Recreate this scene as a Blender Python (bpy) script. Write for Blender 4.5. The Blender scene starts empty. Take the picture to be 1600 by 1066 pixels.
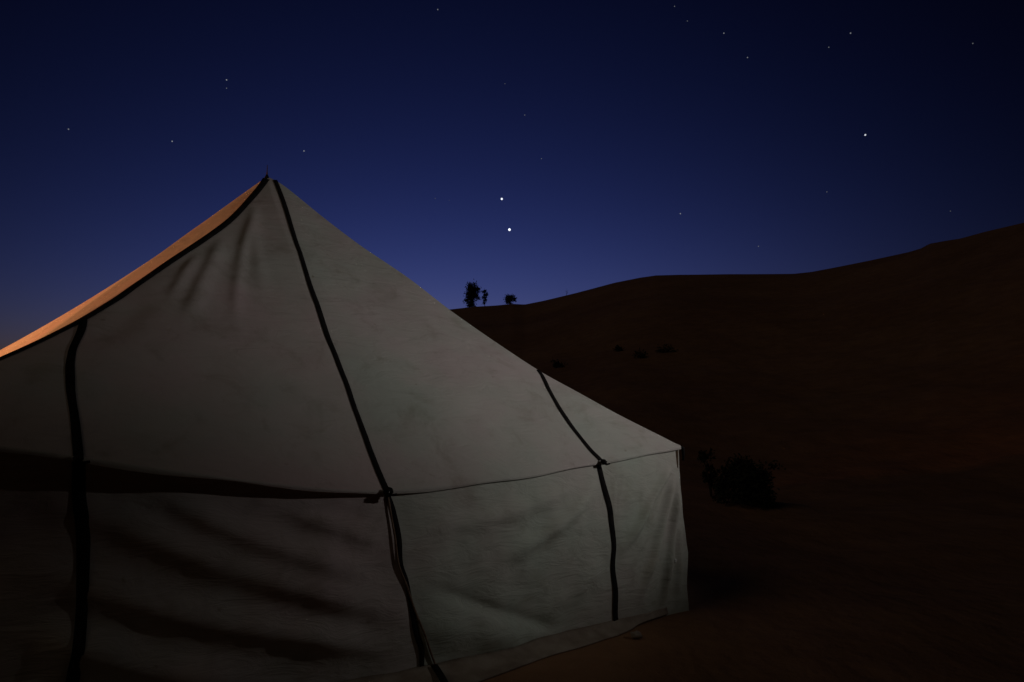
import bpy, bmesh, math, random
import numpy as np
from mathutils import Vector, noise

# ------------------------------------------------------------------ camera
scene = bpy.context.scene
col = scene.collection
R = math.radians
F = 1600 * 24 / 36            # focal length in photo pixels
CAM_H = 1.75
PITCH = math.atan(107 / F)
CP, SP = math.cos(PITCH), math.sin(PITCH)
cam_data = bpy.data.cameras.new('camera')
cam_data.lens = 24; cam_data.sensor_width = 36
cam_data.clip_start = 0.05; cam_data.clip_end = 20000
cam = bpy.data.objects.new('camera', cam_data)
cam.location = (0, 0, CAM_H); cam.rotation_euler = (math.pi / 2 + PITCH, 0, 0)
col.objects.link(cam); scene.camera = cam

# ------------------------------------------------------------------ dusk sky
GLOW_AZ = -6.0                # degrees to the right of straight ahead
world = bpy.data.worlds.new('World'); scene.world = world; world.use_nodes = True
nt = world.node_tree
bg = nt.nodes['Background']
sky = nt.nodes.new('ShaderNodeTexSky'); sky.sky_type = 'NISHITA'; sky.sun_disc = False
sky.sun_elevation = R(-5.5); sky.sun_rotation = R(GLOW_AZ)
sky.air_density = 1.0; sky.dust_density = 1.0; sky.ozone_density = 1.0
tint = nt.nodes.new('ShaderNodeMix'); tint.data_type = 'RGBA'; tint.blend_type = 'MULTIPLY'
tint.inputs[0].default_value = 1.0
tint.inputs[7].default_value = (2.02, 2.10, 4.8, 1)
gam = nt.nodes.new('ShaderNodeGamma'); gam.inputs[1].default_value = 1.27
nt.links.new(sky.outputs[0], tint.inputs[6])
nt.links.new(tint.outputs[2], gam.inputs[0])
# the twilight arch: the sky darkens steadily away from where the sun went down
wtc = nt.nodes.new('ShaderNodeTexCoord')
wdot = nt.nodes.new('ShaderNodeVectorMath'); wdot.operation = 'DOT_PRODUCT'
wdot.inputs[1].default_value = (math.sin(R(GLOW_AZ)) * math.cos(R(10)), math.cos(R(GLOW_AZ)) * math.cos(R(10)), math.sin(R(10)))
wmax = nt.nodes.new('ShaderNodeMath'); wmax.operation = 'MAXIMUM'; wmax.inputs[1].default_value = 0
wpow = nt.nodes.new('ShaderNodeMath'); wpow.operation = 'POWER'; wpow.inputs[1].default_value = 4
wmad = nt.nodes.new('ShaderNodeMath'); wmad.operation = 'MULTIPLY_ADD'; wmad.inputs[1].default_value = .92; wmad.inputs[2].default_value = .08
nt.links.new(wtc.outputs['Generated'], wdot.inputs[0]); nt.links.new(wdot.outputs['Value'], wmax.inputs[0])
nt.links.new(wmax.outputs[0], wpow.inputs[0]); nt.links.new(wpow.outputs[0], wmad.inputs[0])
nt.links.new(gam.outputs[0], bg.inputs[0]); nt.links.new(wmad.outputs[0], bg.inputs[1])

# one weak sun lamp: warm fill added from the left to brighten the dune
sun_l = bpy.data.lights.new('sun', 'SUN'); sun_l.energy = 0.074; sun_l.angle = R(28); sun_l.color = (1, .8, .6)
sun_o = bpy.data.objects.new('sun', sun_l); col.objects.link(sun_o)
SUN_DIR = Vector((-0.62, -0.45, 0.58)).normalized()      # towards the light
sun_o.rotation_euler = SUN_DIR.to_track_quat('Z', 'Y').to_euler()

vs = scene.view_settings
vs.view_transform = 'Standard'; vs.look = 'None'; vs.exposure = 0; vs.gamma = 1
vs.use_curve_mapping = False
scene.render.engine = 'CYCLES'

FLOOD_POS = Vector((4.85, 4.1, 3.4)); FLOOD_AIM = Vector((-1.75, 6.95, 3.5)); FLOOD_W = 255
LANTERN_POS = Vector((-8.4, 6.1, 3.1)); LANTERN_AIM = Vector((-2.9, 7.0, 3.9)); LANTERN_W = 660

# ------------------------------------------------------------------ helpers
random.seed(7)
def ray(x, y):
    cx = (x - 800) / F; cz = -(y - 533) / F
    return np.array([cx, CP - cz * SP, SP + cz * CP])
def proj(P):
    q = np.asarray(P, float) - [0, 0, CAM_H]
    d = q[..., 1] * CP + q[..., 2] * SP; up = -q[..., 1] * SP + q[..., 2] * CP
    return 800 + F * q[..., 0] / d, 533 - F * up / d
def tag(o, label=None, cat=None, group=None, kind=None):
    if label: o['label'] = label
    if cat: o['category'] = cat
    if group: o['group'] = group
    if kind: o['kind'] = kind
    return o
def empty(name, loc=(0, 0, 0)):
    o = bpy.data.objects.new(name, None); o.location = loc; o.empty_display_size = .2
    col.objects.link(o); return o
def mesh(name, verts, faces, mat, parent=None, smooth=True):
    me = bpy.data.meshes.new(name)
    me.from_pydata([tuple(map(float, v)) for v in verts], [], [tuple(map(int, f)) for f in faces])
    me.materials.append(mat)
    if smooth: me.polygons.foreach_set('use_smooth', [True] * len(me.polygons))
    me.update()
    o = bpy.data.objects.new(name, me); col.objects.link(o)
    if parent:
        o.parent = parent
        off = Vector(parent.location) + (Vector(parent.parent.location) if parent.parent else Vector())
        for v in me.vertices: v.co -= off
    return o
def tube(points, rad, n=8, cap=True):
    pts = [Vector(p) for p in points]; rads = rad if hasattr(rad, '__len__') else [rad] * len(pts)
    V, Fc = [], []
    up = Vector((0.13, 0.21, 1)).normalized()
    for i, p in enumerate(pts):
        t = (pts[min(i + 1, len(pts) - 1)] - pts[max(i - 1, 0)]).normalized()
        a = t.cross(up)
        if a.length < 1e-3: a = t.cross(Vector((1, 0, 0)))
        a.normalize(); b = t.cross(a)
        for k in range(n):
            g = 2 * math.pi * k / n
            V.append(p + float(rads[i]) * (math.cos(g) * a + math.sin(g) * b))
    for i in range(len(pts) - 1):
        for k in range(n):
            Fc.append((i * n + k, i * n + (k + 1) % n, (i + 1) * n + (k + 1) % n, (i + 1) * n + k))
    if cap:
        Fc.append(tuple(reversed(range(n)))); Fc.append(tuple(range((len(pts) - 1) * n, len(pts) * n)))
    return V, Fc
def join(parts):
    V, Fc = [], []
    for v, f in parts:
        k = len(V); V += list(v); Fc += [tuple(i + k for i in q) for q in f]
    return V, Fc
def ribbon(P, N, width, thick=.003, lift=.003):
    """flat sewn tape following points P with surface normals N"""
    P = np.asarray(P, float); N = np.asarray(N, float)
    T = np.gradient(P, axis=0); T /= np.linalg.norm(T, axis=1)[:, None]
    S = np.cross(T, N); S /= np.linalg.norm(S, axis=1)[:, None] + 1e-9
    w = np.broadcast_to(np.asarray(width, float), (len(P),))[:, None] / 2
    V = []
    for i in range(len(P)):
        lo = P[i] + N[i] * lift; hi = P[i] + N[i] * (lift + thick)
        V += [lo - S[i] * w[i], lo + S[i] * w[i], hi + S[i] * w[i] * .93, hi - S[i] * w[i] * .93]
    Fc = []
    for i in range(len(P) - 1):
        for k in range(4):
            Fc.append((4 * i + k, 4 * i + (k + 1) % 4, 4 * i + 4 + (k + 1) % 4, 4 * i + 4 + k))
    Fc.append((3, 2, 1, 0)); e = 4 * (len(P) - 1); Fc.append((e, e + 1, e + 2, e + 3))
    return V, Fc
def resample(poly, n):
    p = np.asarray(poly, float)
    # Catmull-Rom through the points, then even spacing
    q = [p[0]]
    for i in range(len(p) - 1):
        p0, p1, p2, p3 = p[max(i - 1, 0)], p[i], p[i + 1], p[min(i + 2, len(p) - 1)]
        for t in np.linspace(0, 1, 13)[1:]:
            q.append(.5 * (2 * p1 + (p2 - p0) * t + (2 * p0 - 5 * p1 + 4 * p2 - p3) * t * t + (3 * p1 - p0 - 3 * p2 + p3) * t ** 3))
    q = np.array(q); L = np.r_[0, np.cumsum(np.linalg.norm(np.diff(q, axis=0), axis=1))]
    s = np.linspace(0, L[-1], n)
    return np.stack([np.interp(s, L, q[:, k]) for k in range(q.shape[1])], 1)
def smooth_interp(xs, ys, sigma):
    g = np.linspace(xs[0] - .5, xs[-1] + .5, 400)
    v = np.interp(g, xs, ys); dx = g[1] - g[0]
    v[g < xs[0]] = ys[0] + (ys[1] - ys[0]) / (xs[1] - xs[0]) * (g[g < xs[0]] - xs[0])
    v[g > xs[-1]] = ys[-1] + (ys[-1] - ys[-2]) / (xs[-1] - xs[-2]) * (g[g > xs[-1]] - xs[-1])
    k = np.exp(-.5 * (np.arange(-40, 41) * dx / sigma) ** 2); k /= k.sum()
    vp = np.pad(v, 40, mode='edge'); vv = np.convolve(vp, k, 'valid')
    return lambda x: np.interp(x, g, vv)
def fbm(P, scale, octaves=3):
    return np.array([noise.fractal(Vector(p) * scale, 1.0, 2.0, octaves) for p in P])

# ------------------------------------------------------------------ materials
def mat(name):
    m = bpy.data.materials.new(name); m.use_nodes = True
    n = m.node_tree; b = n.nodes['Principled BSDF']; b.inputs['Roughness'].default_value = .9
    b.inputs['Specular IOR Level'].default_value = .2
    return m, n, b
def ramp(n, stops):
    r = n.nodes.new('ShaderNodeValToRGB')
    while len(r.color_ramp.elements) < len(stops): r.color_ramp.elements.new(.5)
    for e, (p, c) in zip(r.color_ramp.elements, stops): e.position = p; e.color = (*c, 1)
    return r
def tex(n, scale, detail=4, rough=.55, coord='Object', stretch=None, dist=0):
    tc = n.nodes.new('ShaderNodeTexCoord'); t = n.nodes.new('ShaderNodeTexNoise')
    t.inputs['Scale'].default_value = scale; t.inputs['Detail'].default_value = detail
    t.inputs['Roughness'].default_value = rough; t.inputs['Distortion'].default_value = dist
    src = tc.outputs[coord]
    if stretch:
        mp = n.nodes.new('ShaderNodeMapping'); mp.inputs['Scale'].default_value = stretch
        mp.inputs['Rotation'].default_value = (0, 0, -R(35))
        n.links.new(src, mp.inputs[0]); src = mp.outputs[0]
    n.links.new(src, t.inputs['Vector']); return t
def mixc(n, fac, a, b, mode='MIX'):
    m = n.nodes.new('ShaderNodeMix'); m.data_type = 'RGBA'; m.blend_type = mode
    if isinstance(fac, float): m.inputs[0].default_value = fac
    else: n.links.new(fac, m.inputs[0])
    for s, v in ((6, a), (7, b)):
        if isinstance(v, tuple): m.inputs[s].default_value = (*v, 1)
        else: n.links.new(v, m.inputs[s])
    return m.outputs[2]
def bump(n, b, pairs):
    prev = None
    for h, st, d in pairs:
        k = n.nodes.new('ShaderNodeBump'); k.inputs['Strength'].default_value = st; k.inputs['Distance'].default_value = d
        n.links.new(h, k.inputs['Height'])
        if prev: n.links.new(prev, k.inputs['Normal'])
        prev = k.outputs[0]
    n.links.new(prev, b.inputs['Normal'])

def canvas_material(name='weathered_canvas', cast=(1, 1, 1)):
    m, n, b = mat(name)
    big = tex(n, 1.1, 3); hue = ramp(n, [(.34, (.65, .57, .55)), (.5, (.62, .60, .55)), (.66, (.565, .60, .535))])
    n.links.new(big.outputs['Fac'], hue.inputs[0])
    dirt = tex(n, 3.2, 6, .65, dist=.6); dr = ramp(n, [(.26, (.74, .72, .68)), (.46, (.95, .95, .95)), (.7, (1, 1, 1))])
    n.links.new(dirt.outputs['Fac'], dr.inputs[0])
    c = mixc(n, 1.0, hue.outputs[0], dr.outputs[0], 'MULTIPLY')
    spot = tex(n, 9.0, 2, .5); sr = ramp(n, [(.20, (.6, .53, .44)), (.26, (1, 1, 1))])
    n.links.new(spot.outputs['Fac'], sr.inputs[0])
    c = mixc(n, .8, c, sr.outputs[0], 'MULTIPLY')
    c = mixc(n, 1.0, c, cast, 'MULTIPLY')
    n.links.new(c, b.inputs['Base Color'])
    wr = tex(n, 6.0, 5, .6, stretch=(.25, 1, 1.8), dist=.8)
    weave = tex(n, 260, 2)
    bump(n, b, [(wr.outputs['Fac'], .5, .03), (weave.outputs['Fac'], .15, .002)])
    b.inputs['Roughness'].default_value = .95
    return m
CANVAS = canvas_material()
CANVAS_MAUVE = canvas_material('weathered_mauve_canvas', (1.03, .95, .97))
CANVAS_GREEN = canvas_material('weathered_grey_green_canvas', (.97, 1.02, .98))
def plain(name, c1, c2, scale, bs=.3, bd=.004, rough=.9):
    m, n, b = mat(name)
    t = tex(n, scale, 4); r = ramp(n, [(.35, c1), (.65, c2)])
    n.links.new(t.outputs['Fac'], r.inputs[0]); n.links.new(r.outputs[0], b.inputs['Base Color'])
    t2 = tex(n, scale * 6, 3); bump(n, b, [(t2.outputs['Fac'], bs, bd)])
    b.inputs['Roughness'].default_value = rough
    return m
TAPE = plain('black_woven_tape', (.010, .009, .010), (.022, .019, .019), 14)
TAPE.node_tree.nodes['Principled BSDF'].inputs['Specular IOR Level'].default_value = .08
ROPE = plain('hemp_rope', (.16, .10, .07), (.26, .19, .14), 40)
WOOD = plain('dark_pole_wood', (.06, .04, .028), (.12, .08, .05), 18)
METAL = plain('painted_metal', (.10, .10, .10), (.16, .16, .15), 20, rough=.5)
GLINT_WHITE = plain('eyelet_glint_white', (.80, .80, .78), (.86, .86, .84), 30, rough=.2)  # near-white colour stands in for the glint on the metal eyelet
DUSTY = plain('sand_dusted_canvas', (.24, .19, .15), (.38, .33, .27), 5, .4, .01)
STONE = plain('pale_stone', (.20, .17, .145), (.30, .26, .22), 12, .6, .01)
BARK = plain('bark', (.035, .026, .02), (.07, .05, .035), 15, .6, .01)
LEAF = plain('dry_foliage', (.018, .022, .014), (.045, .05, .028), 3, .1)

def sand_material():
    m, n, b = mat('sand')
    t = tex(n, .09, 5, .55); r = ramp(n, [(.35, (.27, .15, .085)), (.65, (.35, .205, .118))])
    n.links.new(t.outputs['Fac'], r.inputs[0])
    t2 = tex(n, 1.3, 6, .6); r2 = ramp(n, [(.3, (.72, .70, .70)), (.7, (1, 1, 1))])
    n.links.new(t2.outputs['Fac'], r2.inputs[0])
    n.links.new(mixc(n, 1.0, r.outputs[0], r2.outputs[0], 'MULTIPLY'), b.inputs['Base Color'])
    tc = n.nodes.new('ShaderNodeTexCoord'); w = n.nodes.new('ShaderNodeTexWave')
    w.inputs['Scale'].default_value = 2.6; w.inputs['Distortion'].default_value = 6; w.inputs['Detail'].default_value = 3
    w.inputs['Detail Scale'].default_value = .7
    n.links.new(tc.outputs['Object'], w.inputs['Vector'])
    t3 = tex(n, 3.5, 6, .65); t4 = tex(n, .5, 4, .6)
    bump(n, b, [(t4.outputs['Fac'], .5, .35), (t3.outputs['Fac'], .5, .10), (w.outputs['Fac'], .08, .02)])
    b.inputs['Roughness'].default_value = 1.0; b.inputs['Specular IOR Level'].default_value = .05
    return m
SAND = sand_material()

# ------------------------------------------------------------------ terrain: camp ground and the dune behind
crest_px = [(-900, 628), (-400, 612), (0, 590), (300, 560), (560, 505), (650, 490), (700, 484), (740, 479.5), (775, 477.5), (800, 475), (820, 476),
            (835, 473), (850, 470), (900, 458), (960, 442), (1000, 434), (1025, 430.5), (1060, 429.5), (1140, 428.5), (1240, 428), (1268, 425),
            (1300, 419), (1360, 407), (1420, 394), (1440, 388), (1452, 381), (1480, 376), (1500, 373), (1540, 362), (1600, 348), (1800, 305), (2200, 240), (3200, 200)]
crest_d = [(-900, 240), (0, 190), (560, 150), (700, 130), (820, 124), (1020, 106), (1240, 98), (1440, 86), (1600, 78), (2200, 62), (3200, 62)]
def px_az_tan(x, y):
    r = ray(x, y); h = math.hypot(r[0], r[1]); return math.atan2(r[0], r[1]), r[2] / h
AZ = [px_az_tan(*p)[0] for p in crest_px]; TN = [px_az_tan(*p)[1] for p in crest_px]
AZD = [math.atan((p[0] - 800) / F) for p in crest_d]; DD = [p[1] for p in crest_d]
def crest(az):
    d = np.interp(az, AZD, DD); t = np.interp(az, AZ, TN)
    # behind the camera the ridge sinks to low rolling sand
    fade = np.clip((np.pi - np.abs(az)) / (np.pi - 1.15), 0, 1); fade = np.where(np.abs(az) < 1.15, 1, fade * fade * (3 - 2 * fade))
    return d, (CAM_H + t * d) * fade + 1.0 * (1 - fade)
def base_r(az): return 13.5 + 4.5 * np.sin(az * 2.3 + .6) + np.where(az < 0, -az * 20, 0)
def terrain(x, y):
    x = np.asarray(x, float); y = np.asarray(y, float)
    r = np.hypot(x, y); az = np.arctan2(x, y)
    d, hc = crest(az); rb = base_r(az)
    s = np.clip((r - rb) / (d - rb), 0, 1)
    up = hc * (.80 * s ** 1.15 + .20 * s * s * (3 - 2 * s))
    k = np.clip((r - d) / 45, 0, 1); down = hc * (1 - .75 * k * k * (3 - 2 * k) - .06 * np.clip(k * 6, 0, 1))
    h = np.where(r <= d, up, down)
    far = np.clip((r - 260) / 500, 0, 1); h = h * (1 - far)
    # soft undulation, flattened where the tent stands and at the crest line
    und = .10 * np.sin(x * .9 + .4 * y) * np.sin(y * .55 - x * .23 + 1.1) + .05 * np.sin(x * 2.1 - y * 1.4) * np.sin(y * 1.7 + .4 * x)
    big = .55 * np.sin(x * .13 + y * .05) * np.sin(y * .09 - .6) * np.clip((r - 20) / 20, 0, 1)
    camp = np.clip((np.hypot(x + 2.4, y - 6.8) - 4.4) / 3.0, 0, 1)
    edge = np.clip(np.abs(r - d) / (.25 * d), 0, 1)
    return h + (und * camp * np.clip(1.6 - r / 60, .25, 1) + big) * edge
az_in = np.radians(np.linspace(-44, 44, 420)); az_out = np.radians(np.linspace(44, 316, 120))[1:-1]
az_all = np.r_[az_in, az_out]; naz = len(az_all)
rad_n = np.r_[np.geomspace(.4, 60, 150), np.linspace(60, 150, 70)[1:], np.geomspace(150, 6000, 40)[1:]]
azw = (az_all + np.pi) % (2 * np.pi) - np.pi
def terrain_rows(rows, name, dune):
    V, Fc = [], []
    A, Rr = np.meshgrid(azw, np.arange(rows)); return A, Rr
def build_terrain():
    d, hc = crest(azw); rb = base_r(azw)
    # radial lines: camp ground from 0.3 m to the foot of the dune, then foot to crest, then beyond
    rowsA = np.linspace(0, 1, 110) ** 1.8
    rA = .3 + rowsA[:, None] * (rb - .3)[None]
    rowsB = np.linspace(0, 1, 130)
    rB = rb[None] + rowsB[:, None] * (d - rb)[None]
    rowsC = np.linspace(0, 1, 60) ** 3
    rC = d[None] + rowsC[:, None] * (6000 - d)[None]
    def grid(rr, name, close=False):
        x = rr * np.sin(azw)[None]; y = rr * np.cos(azw)[None]
        z = terrain(x, y); n0, n1 = rr.shape
        V = np.stack([x, y, z], -1).reshape(-1, 3).tolist()
        Fc = [(i * n1 + j, i * n1 + (j + 1) % n1, (i + 1) * n1 + (j + 1) % n1, (i + 1) * n1 + j) for i in range(n0 - 1) for j in range(n1)]
        if close:
            V.append((0, 0, float(z[0].mean()))); c = len(V) - 1
            Fc += [(c, (j + 1) % n1, j) for j in range(n1)]
        Fc = [tuple(reversed(f)) for f in Fc]
        o = mesh(name, V, Fc, SAND); tag(o, kind='structure'); return o
    grid(rA, 'ground', True)
    grid(np.concatenate([rB, rC[1:]]), 'dune')
build_terrain()
def on_terrain(x, y):
    """where the sight line through a photo pixel meets the sand"""
    r = ray(x, y); k = np.geomspace(3, 400, 20000)
    P = np.array([0, 0, CAM_H]) + k[:, None] * r
    g = terrain(P[:, 0], P[:, 1]); hit = np.argmax(P[:, 2] < g)
    if not (P[:, 2] < g).any(): hit = int(np.argmin(P[:, 2] - g - (k < 20) * -9))
    p = P[hit]; return Vector((p[0], p[1], float(terrain(p[0], p[1])))), float(k[hit])

# ------------------------------------------------------------------ the tent
TH = R(35); U = np.array([math.cos(TH), math.sin(TH), 0]); W = np.array([-U[1], U[0], 0]); UP = np.array([0, 0, 1.])
A = 2.84
MID = ray(603, 768) * 4.45; MID = np.array([MID[0], MID[1], 0])
T0 = -0.08
APEX_PLAN = MID + A * W + T0 * U
za = 4.0
for z in np.arange(3.5, 5, .002):
    if proj(np.array([APEX_PLAN[0], APEX_PLAN[1], z]))[1] < 276: za = z; break
APEX = APEX_PLAN + za * UP
def wall_hit(x, y):
    r = ray(x, y); k = (MID @ W) / (r @ W); P = np.array([0, 0, CAM_H]) + k * r
    return (P - MID) @ U, P[2]
eave_px = [(0, 695), (125, 714), (250, 733), (400, 752), (500, 762), (603, 767), (700, 758), (850, 738), (935, 720), (1063, 697)]
ev = np.array([wall_hit(*p) for p in eave_px])
ev = np.r_[[[-A, 1.665]], ev]; ev[-1, 0] = A
eave_z = smooth_interp(ev[:, 0], ev[:, 1], .10)
hipL_px = np.array([(424, 274), (417, 279), (390, 310), (360, 343), (315, 375), (270, 404), (210, 446), (135, 495), (60, 534), (0, 560), (-330, 712)])[::-1]
hipR_px = np.array([(424, 274), (437, 284), (500, 336), (560, 382), (640, 435), (700, 483), (760, 525), (800, 552), (845, 582), (900, 611), (960, 645), (1000, 665), (1064, 697)])
def hip_curve(side, px, zc):
    """height of the sagging hip over its straight plan line, read from where the photo shows it"""
    corner = MID + side * A * U
    ss = np.linspace(0, 1, 41); out = []
    for s in ss:
        P = corner + (APEX_PLAN - corner) * s
        zz = np.linspace(1.0, 4.6, 1500)
        x, y = proj(np.stack([np.full_like(zz, P[0]), np.full_like(zz, P[1]), zz], 1))
        k = np.argmin(np.abs(y - np.interp(x, px[:, 0], px[:, 1]))); out.append(zz[k])
    out = np.array(out); out[0] = zc; out[-1] = za
    return smooth_interp(ss, out, .025)
hipL = hip_curve(-1, hipL_px, float(eave_z(-A))); hipR = hip_curve(1, hipR_px, float(eave_z(A)))
def nh(t): return np.where(t > T0, A * (A - t) / (A - T0), A * (A + t) / (A + T0))
# folds: (list of photo points, height of the fold in metres, half width in metres)
def fold_field(folds, hit):
    polys = []
    for pts, amp, wd, *lo in folds:
        q = resample(np.array([hit(*p) for p in pts]), 30); polys.append((q, amp, wd, lo[0] if lo else wd))
    def f(a, b):
        P = np.stack([np.ravel(a), np.ravel(b)], 1); out = np.zeros(len(P))
        for q, amp, wd, wlo in polys:
            a0 = q[:-1]; ab = q[1:] - a0; L2 = (ab ** 2).sum(1) + 1e-12
            rel = P[:, None] - a0[None]; u = np.clip((rel * ab[None]).sum(2) / L2[None], 0, 1)
            D = np.hypot(*(rel - u[..., None] * ab[None]).transpose(2, 0, 1))
            k = D.argmin(1); ii = np.arange(len(P)); d = D[ii, k]
            s = (k + u[ii, k]) / (len(q) - 1); taper = np.clip(np.minimum(s, 1 - s) * 3 + .05, 0, 1); taper = taper * taper * (3 - 2 * taper) * (1 + .2 * np.sin(s * 9 + 40 * amp) * np.sin(s * 5.3 + 90 * wd))
            below = ab[k, 0] * rel[ii, k, 1] - ab[k, 1] * rel[ii, k, 0] < 0
            out += amp * taper * np.exp(-.5 * (d / np.where(below, wlo, wd)) ** 2)
        return out.reshape(np.shape(a))
    return f
def roof_base(t, n):
    h = nh(t) + 1e-6; f = np.clip(n / h, 0, 1)
    zp = lambda nn: eave_z(t) * (1 - nn / A) + za * nn / A
    s = np.clip(h / A, 0, 1); zh = np.where(t > T0, hipR(s), hipL(s))
    sag = zp(h) - zh
    return zp(n) - sag * f ** 1.8
def roof_hit(x, y, fn=roof_base):
    r = ray(x, y); k = np.linspace(3, 9.5, 4000)[:, None]
    P = np.array([0, 0, CAM_H]) + k * r; L = P - MID
    t = L @ U; n = L @ W
    g = fn(np.clip(t, -A, A), np.clip(n, 0, A))
    ok = (P[:, 2] < g) & (n > -.02)
    i = int(np.argmax(ok)) if ok.any() else int(np.argmin(np.abs(P[:, 2] - g) + (n < 0) * 9))
    return float(t[i]), float(np.clip(n[i], 0, nh(t[i])))
roof_folds = fold_field([
    ([(402, 318), (385, 370), (372, 440), (366, 520)], .030, .035),
    ([(352, 365), (333, 410), (300, 480), (285, 520)], .040, .045),
    ([(315, 392), (290, 430), (262, 480)], .030, .035),
    ([(395, 300), (398, 380), (415, 470)], .018, .04),
    ([(230, 450), (200, 490), (150, 540)], -.030, .09),
    ([(560, 395), (620, 460), (720, 540), (860, 620)], .012, .07),
    ([(700, 590), (780, 620), (880, 650)], .012, .04),
    ([(640, 600), (760, 660), (900, 700)], .010, .05),
    ([(620, 680), (740, 715), (880, 715)], .012, .05),
    ([(0, 640), (120, 655), (260, 690), (420, 735)], .018, .06),
    ([(140, 620), (260, 640), (380, 680), (520, 730)], .015, .07),
    ([(60, 560), (110, 590), (180, 600)], .02, .06)], roof_hit)
def roof_z(t, n):
    t = np.asarray(t, float); n = np.asarray(n, float)
    z = roof_base(t, n) + roof_folds(t, n)
    P = np.stack([t.ravel() * .9, n.ravel() * 1.6, np.zeros(t.size)], 1)
    f = np.clip(n / (nh(t) + 1e-6), 0, 1); e = np.clip(4 * (1 - f), 0, 1) * np.clip(n / .25, .25, 1)
    return z + .020 * (fbm(P, 1.3, 3).reshape(t.shape)) * e
def roof_point(t, n):
    t = np.asarray(t, float); n = np.asarray(n, float); z = roof_z(t, n)
    return MID + t[..., None] * U + n[..., None] * W + z[..., None] * UP
def roof_normal(t, n):
    e = .02; t = np.asarray(t, float); n = np.clip(np.asarray(n, float), e, A)
    g = roof_base(t, n) + roof_folds(t, n)
    dt = (roof_base(t + e, n) + roof_folds(t + e, n) - g) / e; dn = (g - roof_base(t, n - e) - roof_folds(t, n - e)) / e
    N = -dt[..., None] * U - dn[..., None] * W + UP
    return N / np.linalg.norm(N, axis=-1)[..., None]

def recess(t): return 0.02 + .03 * np.clip((-t - .1) / 2.0, 0, 1) ** .8
def tuck(t): return .34 * np.clip((-t + .35) / (A + .35), 0, 1) ** 1.25      # the near end of the wall is tucked in under the roof
def smooth_off(t, z):
    v = np.clip(z / eave_z(t), 0, 1)
    return recess(t) * v ** 2.2 + tuck(t) * (.72 + .90 * (1 - v))
def cloth_hit(x, y):
    r = ray(x, y); o = 0.
    for _ in range(12):
        k = (MID @ W + o) / (r @ W); P = np.array([0, 0, CAM_H]) + k * r; t = (P - MID) @ U; o = float(smooth_off(t, max(P[2], 0)))
    return t, P[2]
wall_folds = fold_field([
    ([(0, 770), (152, 806), (343, 882), (571, 945), (650, 962)], -.07, .085, .06),
    ([(0, 870), (145, 917), (267, 956), (495, 997), (640, 1015)], -.068, .08, .055),
    ([(180, 752), (229, 765), (343, 820), (476, 868), (600, 900)], -.05, .065, .05),
    ([(420, 790), (500, 815), (600, 850)], -.032, .055, .04),
    ([(0, 970), (120, 1010), (260, 1050), (420, 1075)], -.075, .085, .05),
    ([(640, 905), (720, 935), (800, 962), (890, 988)], .025, .035),
    ([(630, 965), (720, 985), (840, 1002)], -.055, .09),
    ([(1056, 715), (1020, 770), (985, 830), (960, 870)], -.06, .028),
    ([(1058, 720), (1035, 800), (1010, 880), (990, 950)], -.07, .028),
    ([(1060, 730), (1050, 820), (1040, 900), (1036, 960)], -.075, .025),
    ([(930, 745), (890, 800), (820, 850), (760, 880)], -.05, .045),
    ([(930, 735), (850, 780), (760, 810), (660, 820)], -.03, .045),
    ([(1062, 800), (1062, 880), (1060, 950)], -.03, .025),
    ([(940, 870), (900, 920), (840, 960)], -.018, .06)], cloth_hit)
edgeR_px = [(1063, 697), (1064, 754), (1069, 809), (1077, 864), (1074, 919), (1076, 968)]
eR = np.array([wall_hit(*p) for p in edgeR_px])[::-1]
def right_edge(z): return np.interp(z, eR[:, 1], eR[:, 0])

def wall_off(t, z):
    t = np.asarray(t, float); z = np.asarray(z, float)
    v = np.clip(z / eave_z(t), 0, 1)
    P = np.stack([t.ravel() * 1.4, z.ravel() * .9, np.full(t.size, 7.)], 1)
    nz = .022 * fbm(P, 1.5, 3).reshape(t.shape)
    damp = np.clip((1 - v) * 7, .15, 1)
    return smooth_off(t, z) + (wall_folds(t, z) + nz) * damp - .05 * np.sin(np.pi * v) * np.clip((2.7 - t) / .5, 0, 1)
def wall_point(t, z):
    t = np.asarray(t, float); z = np.asarray(z, float)
    return MID + t[..., None] * U + wall_off(t, z)[..., None] * W + z[..., None] * UP

tent_base = MID + A * W
tent = empty('tent', (tent_base[0], tent_base[1], 0))
tag(tent, 'large off-white canvas tent with pyramid roof, black tapes and a side lit orange', 'tent')

# tapes, traced from the photo on to the cloth: (roof points, wall points)
tapes = [
    ([(131, 494), (127, 516), (115, 543), (109.5, 570), (109.5, 600), (113, 636), (118, 672), (122, 711)],
     [(123, 716), (123, 740), (123, 778), (127.5, 812), (129.5, 850), (127.5, 908), (125.5, 965), (116, 1041), (110, 1090), (108, 1180)]),
    ([(429, 279), (446, 325), (470, 400), (503, 500), (540, 600), (573, 690), (590, 735), (603, 765)],
     [(604, 772), (612, 797), (619, 838), (621, 879), (630, 908), (638, 951), (645, 985), (655, 1014), (658, 1046), (662, 1060)]),
    ([(846, 585), (860, 614), (875, 641), (896, 671), (921, 702), (937, 718)],
     [(934, 723), (938, 750), (947, 788), (949, 813), (953, 851), (951.5, 885), (956, 919), (959, 953), (963, 972), (972, 988)])]
roof_tn = [resample(np.array([roof_hit(*p) for p in r]), 60) for r, w in tapes]
wall_tz = [resample(np.array([cloth_hit(*p) for p in w]), 60) for r, w in tapes]
for q in wall_tz: q[:, 1] = np.clip(q[:, 1], .005, None)
for i, q in enumerate(roof_tn):
    q[-1, 1] = 0; 
roof_tn[0][0, 1] = nh(roof_tn[0][0, 0]) - .03; roof_tn[2][0, 1] = nh(roof_tn[2][0, 0]) - .005

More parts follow.
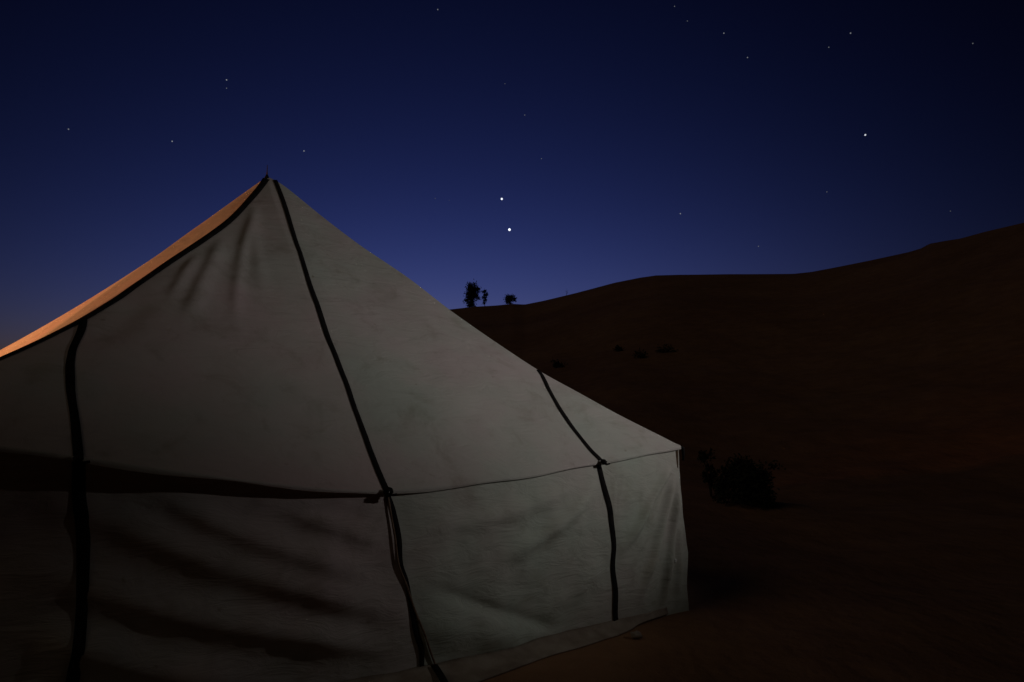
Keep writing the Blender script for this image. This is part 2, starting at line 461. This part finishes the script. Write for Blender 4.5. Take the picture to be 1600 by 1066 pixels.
def split_grid(P, tt, bounds, name, mats):
    """one cloth grid cut into the pieces that meet under the tapes"""
    n0, n1, _ = P.shape
    cls = sum((tt > b).astype(int) for b in bounds)
    Vall = P.reshape(-1, 3); groups = {}
    c4 = (tt[:-1, :-1] + tt[1:, :-1] + tt[:-1, 1:] + tt[1:, 1:]) / 4
    b4 = [(b[:-1, :-1] + b[1:, :-1] + b[:-1, 1:] + b[1:, 1:]) / 4 for b in bounds]
    k4 = sum((c4 > b).astype(int) for b in b4)
    for i in range(n0 - 1):
        for j in range(n1 - 1):
            q = (i * n1 + j, i * n1 + j + 1, (i + 1) * n1 + j + 1, (i + 1) * n1 + j)
            groups.setdefault(int(k4[i, j]), []).append(q)
    for k in sorted(groups):
        used = sorted({i for q in groups[k] for i in q}); mp = {v: i for i, v in enumerate(used)}
        mesh(name, Vall[used], [tuple(mp[i] for i in q) for q in groups[k]], mats[k], tent)

# front roof
NT, NN = 300, 130
tcol = np.linspace(-A, A, NT); tcol[np.argmin(np.abs(tcol - T0))] = T0
TT, VV = np.meshgrid(tcol, np.linspace(0, 1, NN)); NNs = VV * nh(TT)
def bound_fn(q, vert):     # t of a tape as a function of n (roof) or z (wall)
    o = np.argsort(q[:, 1]); return lambda v: np.interp(v, q[o, 1], q[o, 0])
split_grid(roof_point(TT, NNs), TT, [bound_fn(q, 0)(NNs) for q in roof_tn], 'roof_panel', [CANVAS_MAUVE, CANVAS_MAUVE, CANVAS, CANVAS])
# front wall
NT, NZ = 300, 110
S, VV = np.meshgrid(np.linspace(0, 1, NT), np.linspace(0, 1, NZ))
TTw = S * 2 * A - A; Zw = VV * (eave_z(TTw) - .012) - .03 * (1 - VV)
TTw = TTw + (right_edge(Zw) - A) * np.clip((TTw - 2.2) / (A - 2.2), 0, 1)
split_grid(wall_point(TTw, Zw), TTw, [bound_fn(q, 1)(Zw) for q in wall_tz], 'wall_panel', [CANVAS_MAUVE, CANVAS_MAUVE, CANVAS_GREEN, CANVAS_GREEN])

# the other three sides
cFL = MID - A * U; cFR = MID + A * U; cBL = cFL + 2 * A * W; cBR = cFR + 2 * A * W
ZC = {'FL': float(eave_z(-A)), 'FR': float(eave_z(A)), 'BL': 2.03, 'BR': 1.6}
def straight_hip(corner, zc, sag):
    def f(s):
        s = np.asarray(s, float); P = (corner + zc * UP) * (1 - s[..., None]) + APEX * s[..., None]
        P = P.copy(); P[..., 2] -= sag * 4 * s * (1 - s); return P
    return f
def read_hip(corner, hz):
    def f(s):
        s = np.asarray(s, float); P = corner * (1 - s[..., None]) + APEX_PLAN * s[..., None]
        P = P.copy(); P[..., 2] = hz(s); return P
    return f
HIP = {'FL': read_hip(cFL, hipL), 'FR': read_hip(cFR, hipR),
       'BL': straight_hip(cBL, ZC['BL'], .14), 'BR': straight_hip(cBR, ZC['BR'], .18)}
def side(a, b, ca, cb, seed):
    n0, n1 = 90, 50
    q = np.linspace(0, 1, n0)[None].repeat(n1, 0); v = np.linspace(0, 1, n1)[:, None].repeat(n0, 1)
    mid_sag = .16 if a != 'FL' else .42
    E = (ca + ZC[a] * UP) * (1 - q[..., None]) + (cb + ZC[b] * UP) * q[..., None]
    E = E.copy(); E[..., 2] -= mid_sag * 4 * q * (1 - q)
    s = 1 - np.abs(2 * q - 1)
    Hh = np.where((q < .5)[..., None], HIP[a](s), HIP[b](s))
    P = E * (1 - v[..., None]) + Hh * v[..., None]
    nz = fbm(P.reshape(-1, 3), .9, 3).reshape(n1, n0); P[..., 2] += .015 * nz * np.clip(4 * (1 - v), 0, 1)
    V = P.reshape(-1, 3); Fc = [(i * n1_ + j, i * n1_ + j + 1, (i + 1) * n1_ + j + 1, (i + 1) * n1_ + j) for n1_ in (n0,) for i in range(n1 - 1) for j in range(n0 - 1)]
    mesh('roof_panel', V, [f[::-1] for f in Fc], CANVAS, tent)
    z = v; top = E[0][None].repeat(n1, 0); P = top.copy(); P[..., 2] = (top[..., 2] - .01) * z - .02 * (1 - z)
    inn = tent_base - (ca + cb) / 2; inn /= np.linalg.norm(inn)
    wob = .05 * fbm(np.stack([P[..., 0].ravel() * 2, P[..., 1].ravel() * 2, P[..., 2].ravel() * .5 + seed], 1), 1.2, 3).reshape(n1, n0)
    e = np.clip(np.minimum(q, 1 - q) * 12, 0, 1) * np.clip((1 - z) * 6, .1, 1)
    P = P + (.02 * e + wob * e)[..., None] * inn
    if a == 'FR' or b == 'FR':      # meet the front wall at its uneven edge
        zz = P[..., 2]; near = (q if b == 'FR' else 1 - q)
        k = np.clip((near - .85) / .15, 0, 1)[..., None]
        P = P + (right_edge(zz) - A)[..., None] * k * U + wall_off(right_edge(zz), np.clip(zz, 0, None))[..., None] * k * W
    if a == 'FL' or b == 'FL':
        near = (q if b == 'FL' else 1 - q)
        wv = wall_off(np.full(zz_shape(P), -A), P[..., 2])
        P = P + (wv * np.clip((near - .85) / .15, 0, 1))[..., None] * W
    mesh('wall_panel', P.reshape(-1, 3), [f[::-1] for f in Fc], CANVAS, tent)
def zz_shape(P): return P.shape[:2]
side('FL', 'BL', cFL, cBL, 3.); side('FR', 'BR', cFR, cBR, 11.); side('BL', 'BR', cBL, cBR, 19.)

# roof tapes, hip tapes and wall tapes
roof_tapes = []
for q, wd in zip(roof_tn, (.045, .041, .041)):
    roof_tapes.append(mesh('roof_tape', *ribbon(roof_point(q[:, 0], q[:, 1]), roof_normal(q[:, 0], q[:, 1]), wd + .003 * np.sin(np.linspace(0, 14, 60))), TAPE, tent))
for q, wd in zip(wall_tz, (.060, .035, .048)):
    P = wall_point(q[:, 0], q[:, 1]); N = np.tile(-W, (len(P), 1))
    P = P + N * (.001 + .003 * np.abs(np.sin(np.linspace(0, 4, len(P)))))[:, None]
    mesh('wall_tape', *ribbon(P, N, wd + .005 * np.sin(np.linspace(0, 7, len(P)) ** 1.2)), TAPE, tent)
s = np.linspace(.01, .995, 60)
tL = -A + (T0 + A) * s; nL = nh(tL)
P = roof_point(tL, nL - .02); N = roof_normal(tL, np.clip(nL - .06, 0, A))
mesh('hip_tape', *ribbon(P, N, np.linspace(.03, .072, 60)), TAPE, tent)
for key, ca, inn, other in (('FR', cFR, W * .028 - U * .0, U), ('BL', cBL, U * .03, -U), ('BR', cBR, U * .0, W)):
    P = HIP[key](s); nrm = np.tile(np.array(other) * .6 + UP * .8, (60, 1))
    if key == 'FR': P = P + .035 * W - .03 * UP
    if key == 'BL': P = P + .04 * W - .035 * UP; nrm = np.tile(W * .6 + UP * .8, (60, 1))
    mesh('hip_tape', *ribbon(P, nrm, .05, lift=.003), TAPE, tent)

# finial pole
pole = mesh('centre_pole', *tube([tent_base + UP * 0 + T0 * U, APEX - UP * .03], [.05, .03], 12), WOOD, tent)
mesh('finial', *tube([APEX + UP * .0, APEX + UP * .035, APEX + UP * .05, APEX + UP * .12], [.011, .008, .005, .003], 10), WOOD, pole)
cap = mesh('peak_cap', *tube([APEX - UP * .06, APEX - UP * .01, APEX + UP * .02], [.045, .022, .008], 14), TAPE, tent)
# knots where the tapes leave the eave, with their loose cords
def knot(c, size, seed):
    rnd = random.Random(seed); parts = []
    for k in range(3):
        a0 = rnd.random() * 6; pts = []
        for i in range(15):
            g = a0 + i / 14 * 2 * math.pi
            pts.append(c + size * (math.cos(g) * U * (.7 + .3 * rnd.random()) + math.sin(g) * UP * .8) * (1 - .2 * k) - W * (.012 + .010 * k + .008 * math.sin(2 * g + k)))
        parts.append(tube(pts, .009, 6))
    return join(parts)
for i, q in enumerate(wall_tz):
    t0 = roof_tn[i][-1, 0]; c = MID + t0 * U + (float(eave_z(t0)) - .01) * UP - W * .02
    mesh('knot', *knot(c, .030 if i == 1 else .018, i), TAPE, roof_tapes[i])
    tail = [c - UP * .01, c - W * .03 - UP * .02 + U * .02, c - W * .035 - UP * .015 + U * .05]
    mesh('loose_end', *tube(tail, .008, 6), TAPE, roof_tapes[i])
cord_px = [(604, 775), (607, 800), (612, 838), (617, 880), (629, 912), (642, 950), (656, 985), (668, 1015), (680, 1042), (690, 1056)]
q = resample(np.array([cloth_hit(*p) for p in cord_px]), 50); q[:, 1] = np.clip(q[:, 1], .01, None)
P = wall_point(q[:, 0], q[:, 1]) - W * (.014 + .004 * np.sin(np.linspace(0, 7, 50)))[:, None]
mesh('loose_cord', *tube(P, .007, 6), ROPE, tent)
# corner tie, corner pole and eyelet at the far right corner
cz = float(eave_z(A)); C0 = MID + A * U
mesh('corner_pole', *tube([C0 - .05 * U + .05 * W, C0 - .03 * U + .03 * W + UP * (cz - .02)], .022, 8), WOOD, tent)
mesh('corner_tie', *tube([C0 + UP * (cz - .005), C0 + U * .03 + UP * (cz - .02), C0 + U * .035 - UP * .0 + UP * (cz - .07), C0 + U * .03 + UP * (cz - .13)], [.012, .016, .014, .008], 8), TAPE, tent)
t, z = wall_hit(1055, 876); g = MID + t * U + z * UP + float(wall_off(t, z)) * W - W * .006
ring = [g + .009 * (math.cos(a) * U + math.sin(a) * UP) for a in np.linspace(0, 2 * math.pi, 13)]
mesh('eyelet', *tube(ring, .008, 8), GLINT_WHITE, tent)
# eave hem: the roof cloth turned down over the wall top
tt = np.linspace(-A, A, 300); edge = roof_point(tt, np.zeros(300))
drop = .026 + .010 * np.sin(tt * 5.3) * np.sin(tt * 2.1 + 1)
V = np.concatenate([edge, edge - W * .006 - UP * .008, edge - W * .007 - (drop * .6)[:, None] * UP, edge - W * .004 - drop[:, None] * UP])
Fc = [((j + 1) * 300 + i, (j + 1) * 300 + i + 1, j * 300 + i + 1, j * 300 + i) for j in range(3) for i in range(299)]
mesh('eave_hem', V, Fc, CANVAS, tent)
# sod cloth lying on the sand along the foot of the front wall
tt = np.linspace(-A, 2.62, 220)
outw = np.interp(tt, [-A, -.5, .3, .5, 1.06, 1.44, 1.9, 2.2, 2.62], [.3, .32, .33, .29, .21, .18, .14, .06, .012])
rows = 9; V = []
for j in range(rows):
    f = j / (rows - 1)
    jit = np.array([noise.noise(Vector((x * 3.1, f * 2, 2.2))) for x in tt]); ripple = np.array([noise.noise(Vector((x * 6., f * 1.2, 9.))) for x in tt])
    zz = (.055 * (1 - f) ** 2 + .016 + .018 * ripple * math.sin(math.pi * min(1, f + .1))) * (1 if j < rows - 1 else .6)
    o = .008 - (outw + .03 * jit) * f - .01
    for i, x in enumerate(tt): V.append(MID + x * U + o[i] * W + max(zz[i], .004) * UP + float(wall_off(x, .06)) * W * (1 - f))
Fc = [(j * 220 + i, (j + 1) * 220 + i, (j + 1) * 220 + i + 1, j * 220 + i + 1) for j in range(rows - 1) for i in range(219)]
sod = mesh('sod_cloth', V, Fc, DUSTY, tent)
md = sod.modifiers.new('thickness', 'SOLIDIFY'); md.thickness = .006; md.offset = -1
# tape end and cord end lying over the sod cloth
pts = [(678, 1040), (686, 1052), (694, 1066), (700, 1078)]
def ground_hit(x, y, z):
    r = ray(x, y); k = (z - CAM_H) / r[2]; return np.array([0, 0, CAM_H]) + k * r
P = resample(np.array([ground_hit(x, y, .075 - .015 * i) for i, (x, y) in enumerate(pts)]), 12)
mesh('tape_end', *ribbon(P, np.tile(UP, (12, 1)), .05), TAPE, tent)

# ------------------------------------------------------------------ stone on the hem, scrub, trees
def stone(c, size, seed):
    bm = bmesh.new(); bmesh.ops.create_icosphere(bm, subdivisions=3, radius=1)
    for v in bm.verts:
        k = 1 + .35 * noise.noise(v.co * 1.3 + Vector((seed, 0, 0))) + .08 * noise.noise(v.co * 4)
        v.co = Vector((v.co.x * size[0], v.co.y * size[1], v.co.z * size[2])) * k
    V = [Vector(c) + v.co for v in bm.verts]; Fc = [tuple(x.index for x in f.verts) for f in bm.faces]; bm.free()
    return V, Fc
p = ground_hit(994, 992, .03)
tag(mesh('stone', *stone(p, (.045, .035, .026), 3), STONE), 'small pale stone weighing down the tent hem near the right tape', 'stone')

def plant(name, label, cat, base, height, width, seed, stems=3, leaves=500, leaf=.1, crown_lo=.25, lean=0, group=None, clumps=9, shape=1.0, spread=1.0, dome=False):
    rnd = random.Random(seed); base = Vector(base)
    root = empty(name, base); tag(root, label, cat, group)
    parts = []; cl = []
    for s in range(stems):
        a = rnd.random() * 6.28; top = base + Vector((math.cos(a) * width * .28 + lean, math.sin(a) * width * .28, height * rnd.uniform(.7, .95) * (.62 if dome else 1)))
        midp = base.lerp(top, .5) + Vector((rnd.uniform(-1, 1), rnd.uniform(-1, 1), 0)) * width * .08
        rr = .022 * height * (.6 + .6 * rnd.random())
        pts = resample(np.array([base - Vector((0, 0, .05)), base.lerp(midp, .5) + Vector((rnd.uniform(-.04, .04) * width, 0, 0)), midp, top]), 9)
        parts.append(tube(pts, np.linspace(rr, rr * .25, 9), 6))
        for b in range(4):
            f = rnd.uniform(.35, .95); q = Vector(pts[int(f * 8)]); a2 = rnd.random() * 6.28
            e = q + Vector((math.cos(a2), math.sin(a2), .5 + .6 * rnd.random())) * width * rnd.uniform(.12, .32) * shape
            parts.append(tube([q, q.lerp(e, .5) + Vector((0, 0, .02)), e], [rr * .4, rr * .25, rr * .1], 5)); cl.append(e)
        cl.append(top)
    for k in range(clumps):
        f = rnd.random(); a = rnd.random() * 6.28; rr = width * .5 * math.sqrt(rnd.random()) * ((1 - f * f) ** .5 if dome else math.sin(math.pi * (.12 + .8 * f)) ** .7)
        cl.append(base + Vector((math.cos(a) * rr + lean * f, math.sin(a) * rr, height * (crown_lo + (1 - crown_lo) * f * .95))))
    mesh('trunk', *join(parts), BARK, root)
    V, Fc = [], []
    for i in range(leaves):
        c = rnd.choice(cl); sp = width * rnd.uniform(.05, .15) * spread
        p = c + Vector((rnd.gauss(0, 1), rnd.gauss(0, 1), rnd.gauss(0, .9))) * sp
        if p.z < base.z + .02: p.z = base.z + .02 + rnd.random() * .1 * height
        d = Vector((rnd.gauss(0, 1), rnd.gauss(0, 1), rnd.gauss(.3, 1))).normalized(); e = d.orthogonal().normalized()
        L = leaf * rnd.uniform(.6, 1.4); w = L * .32; k = len(V)
        V += [p, p + d * L * .5 + e * w, p + d * L, p + d * L * .5 - e * w + d.cross(e) * w * .3]; Fc.append((k, k + 1, k + 2, k + 3))
    mesh('crown', V, Fc, LEAF, root, smooth=False)
    return root
def crest_at(x):
    """a spot on the crest line of the dune under photo column x"""
    az = math.atan((x - 800) / F); d, h = crest(np.array(az)); d = float(d) - .3
    return Vector((d * math.sin(az), d * math.cos(az), float(terrain(d * math.sin(az), d * math.cos(az))))), d
b, d = crest_at(737); m = d / F
plant('tree', 'taller leafy tree standing on the dune crest behind the tent', 'tree', b, 38 * m, 22 * m, 5, stems=5, leaves=3600, leaf=.26, crown_lo=.0, clumps=36, spread=.95)
b, d = crest_at(757); m = d / F
plant('tree', 'slender sparse tree beside the taller tree on the dune crest', 'tree', b, 26 * m, 9 * m, 8, stems=2, leaves=620, leaf=.24, crown_lo=.0, clumps=12)
b, d = crest_at(797); m = d / F
plant('bush', 'small round bush on the dune crest right of the two trees', 'bush', b, 13 * m, 16 * m, 12, stems=4, leaves=1500, leaf=.22, crown_lo=-.05, clumps=22)
b, d = crest_at(886); m = d / F
plant('bush', 'tiny bare twiggy bush on the rising dune crest', 'bush', b, 9 * m, 9 * m, 21, stems=3, leaves=26, leaf=.10, crown_lo=.3, clumps=2)
b, k = on_terrain(1163, 788); m = b.length / F
plant('bush', 'large dark rounded bush on the sand beyond the tent corner', 'bush', b, 64 * m, 90 * m, 31, stems=4, leaves=5200, leaf=.06, crown_lo=.0, clumps=110, spread=.5, dome=True)
b, k = on_terrain(1112, 776); m = b.length / F
plant('bush', 'thin leaning bush between the tent corner and the large bush', 'bush', b, 68 * m, 24 * m, 33, stems=3, leaves=420, leaf=.07, crown_lo=.35, lean=-.08, clumps=6)
for i, (x, y, w, h, lab) in enumerate([(872, 574, 18, 4, 'low dark scrub tuft on the dune just above the tent roof edge'),
                                        (968, 549, 14, 3, 'low dark scrub tuft, left of the trio midway up the dune'),
                                        (1000, 560, 24, 3.5, 'low dark scrub tuft, middle of the trio midway up the dune'),
                                        (1040, 551, 30, 4, 'low dark scrub tuft, right of the trio midway up the dune')]):
    b, k = on_terrain(x, y); m = b.length / F
    plant('scrub', lab, 'scrub', b, h * m, w * m, 50 + i, stems=4, leaves=230, leaf=.12, crown_lo=.02, clumps=10, group='scrub tufts on the dune slope')

# ------------------------------------------------------------------ lamps of the camp (both stand outside the picture)
def emit(name, c, s):
    m = bpy.data.materials.new(name); m.use_nodes = True; n = m.node_tree; n.nodes.clear()
    e = n.nodes.new('ShaderNodeEmission'); e.inputs[0].default_value = (*c, 1); e.inputs[1].default_value = s
    o = n.nodes.new('ShaderNodeOutputMaterial'); n.links.new(e.outputs[0], o.inputs[0]); m.cycles.emission_sampling = 'NONE'; return m
def box(c, x, y, z, hx, hy, hz):
    c, x, y, z = map(Vector, (c, x, y, z)); V = [c + x * hx * i + y * hy * j + z * hz * k for i in (-1, 1) for j in (-1, 1) for k in (-1, 1)]
    return V, [(0, 1, 3, 2), (4, 6, 7, 5), (0, 4, 5, 1), (2, 3, 7, 6), (0, 2, 6, 4), (1, 5, 7, 3)]
def floodlight():
    g = float(terrain(FLOOD_POS.x, FLOOD_POS.y)); dirv = (FLOOD_AIM - FLOOD_POS).normalized()
    root = empty('floodlight', (FLOOD_POS.x, FLOOD_POS.y, g)); tag(root, 'hooded floodlight on a wooden post to the right of the tent front', 'floodlight')
    xv = dirv.cross(Vector((0, 0, 1))).normalized(); yv = xv.cross(dirv)
    back = FLOOD_POS - dirv * .16
    mesh('post', *tube([Vector((back.x, back.y, g - .1)), back - Vector((0, 0, .08))], [.05, .04], 12), WOOD, root)
    hs = [box(back, xv, yv, dirv, .15, .10, .02)]
    for sgn in (-1, 1):
        hs.append(box(back + xv * .15 * sgn + dirv * .07, xv, yv, dirv, .006, .10, .09)); hs.append(box(back + yv * .10 * sgn + dirv * .07, xv, yv, dirv, .15, .006, .09))
    mesh('housing', *join(hs), METAL, root, smooth=False)
    # tall unseen barn door, added to darken the near half of the tent
    a0 = FLOOD_POS - xv * .152 - dirv * .07; a1 = FLOOD_POS - xv * .160 + dirv * .43
    dv = (a1 - a0).normalized(); mesh('added_barn_door', *box((a0 + a1) / 2, dv, yv, dv.cross(yv), (a1 - a0).length / 2, .24, .004), METAL, root, smooth=False)
    b0 = FLOOD_POS - yv * .12 - dirv * .07; b1 = FLOOD_POS - yv * .31 + dirv * .25
    bv = (b1 - b0).normalized(); mesh('added_barn_door', *box((b0 + b1) / 2, bv, xv, bv.cross(xv), (b1 - b0).length / 2, .20, .004), METAL, root, smooth=False)  # lower flap, added to keep the beam off the sand
    mesh('lamp_panel', *box(back + dirv * .03, xv, yv, dirv, .12, .075, .004), emit('floodlight_glow', (1, .95, .86), 8), root, smooth=False)
    L = bpy.data.lights.new('floodlight_beam', 'SPOT'); L.energy = FLOOD_W; L.spot_size = R(92); L.spot_blend = 1.0; L.shadow_soft_size = .11; L.color = (1, .955, .935)
    o = bpy.data.objects.new('floodlight_beam', L); col.objects.link(o); o.parent = root
    o.location = FLOOD_POS - Vector(root.location); o.rotation_euler = (-dirv).to_track_quat('Z', 'Y').to_euler()
floodlight()
def lantern():
    g = float(terrain(LANTERN_POS.x, LANTERN_POS.y)); p = LANTERN_POS
    root = empty('lantern', (p.x, p.y, g)); tag(root, 'hooded orange camp lantern hanging from a post to the left of the tent', 'lantern')
    mesh('post', *tube([(p.x - .35, p.y, g - .1), (p.x - .35, p.y, p.z + .35), (p.x - .2, p.y, p.z + .42), (p.x, p.y, p.z + .36)], [.05, .04, .03, .02], 10), WOOD, root)
    mesh('lamp_cap', *tube([p + Vector((0, 0, .12)), p + Vector((0, 0, .17)), p + Vector((0, 0, .26))], [.11, .10, .02], 14), METAL, root)
    mesh('lamp_base', *tube([p - Vector((0, 0, .18)), p - Vector((0, 0, .13))], [.10, .09], 14), METAL, root)
    mesh('globe', *tube([p - Vector((0, 0, .12)), p - Vector((0, 0, .05)), p + Vector((0, 0, .05)), p + Vector((0, 0, .12))], [.05, .085, .085, .05], 14), emit('lantern_glow', (1, .42, .12), 12), root)
    L = bpy.data.lights.new('lantern_light', 'SPOT'); L.energy = LANTERN_W; L.shadow_soft_size = .1; L.spot_size = R(74); L.spot_blend = .7; L.color = (1, .34, .125)
    o = bpy.data.objects.new('lantern_light', L); col.objects.link(o); o.parent = root; o.location = p - Vector(root.location) + Vector((.14, 0, 0))
    o.rotation_euler = (p - LANTERN_AIM).to_track_quat('Z', 'Y').to_euler()
    # metal hood out of view, added to confine the light to the tent
    mesh('hood', *join([box(p + Vector((-.13, 0, 0)), (1, 0, 0), (0, 1, 0), (0, 0, 1), .006, .16, .16), box(p + Vector((-.02, -.15, 0)), (1, 0, 0), (0, 1, 0), (0, 0, 1), .11, .006, .16), box(p + Vector((-.02, .15, 0)), (1, 0, 0), (0, 1, 0), (0, 0, 1), .11, .006, .16)]), METAL, root, smooth=False)
lantern()

# ------------------------------------------------------------------ stars
SD = 9000.
stars = [
    (796, 359, 2.5, 5.0, 'brightest evening star low in the sky above the dune trees'),
    (784, 311, 2.1, 4.0, 'second brightest evening star just above the brightest one'),
    (1352, 211, 1.5, 2.2, 'brightest star in the right part of the sky'),
    (475, 236, 1.15, 1.2, 'star close to the right of the tent peak'),
    (354, 125, 1.15, 1.1, 'brighter upper star of the close pair above the tent peak'),
    (354, 138, .9, .6, 'fainter lower star of the close pair above the tent peak'),
    (269, 221, 1.15, 1.1, 'star above the orange roof edge, left of the peak'),
    (107, 202, 1.1, .8, 'leftmost star in the sky'),
    (684, 15, 1.1, .8, 'star at the top of the sky left of the middle'),
    (789, 131, .8, .45, 'faint star, topmost of the trail above the two evening stars'),
    (820, 180, .9, .7, 'star second in the trail above the two evening stars'),
    (846, 248, .9, .6, 'star third in the trail, nearest the two evening stars'),
    (680, 310, .8, .4, 'faint star left of the two evening stars'),
    (702, 313, .55, .35, 'very faint star between its faint neighbour and the evening stars'),
    (1063, 334, 1.1, 1.1, 'star low over the flat middle of the dune crest'),
    (1054, 10, .9, .6, 'star at the top edge right of the middle'),
    (1074, 33, .85, .5, 'faint star just below the one at the top edge'),
    (1131, 52, 1.05, .9, 'upper left star of the sloping pair high on the right'),
    (1168, 90, 1.05, .8, 'lower right star of the sloping pair high on the right'),
    (1329, 52, 1.1, .9, 'brighter star of the slanting pair high at the right'),
    (1295, 74, .95, .6, 'fainter star of the slanting pair high at the right'),
    (1520, 68, .95, .5, 'star in the dark upper right corner of the sky'),
    (1292, 300, .9, .5, 'faint star midway between the right bright star and the dune'),
    (1485, 330, .85, .35, 'faint star just above the dune crest at far right'),
    (1185, 385, .95, .6, 'star lowest over the dune crest, right of the middle')]
for i, (x, y, dpx, st, lab) in enumerate(stars):
    r = Vector(ray(x, y)).normalized(); c = Vector((0, 0, CAM_H)) + r * SD; rad = dpx / 1024 * 36 / 24 * SD / 2
    bm = bmesh.new(); bmesh.ops.create_icosphere(bm, subdivisions=2, radius=rad)
    V = [c + v.co for v in bm.verts]; Fc = [tuple(v.index for v in f.verts) for f in bm.faces]; bm.free()
    tag(mesh('star', V, Fc, emit('star_glow', (.85, .9, 1), st * (.32 if st > 1.5 else .21))), lab, 'star', 'stars in the dusk sky')
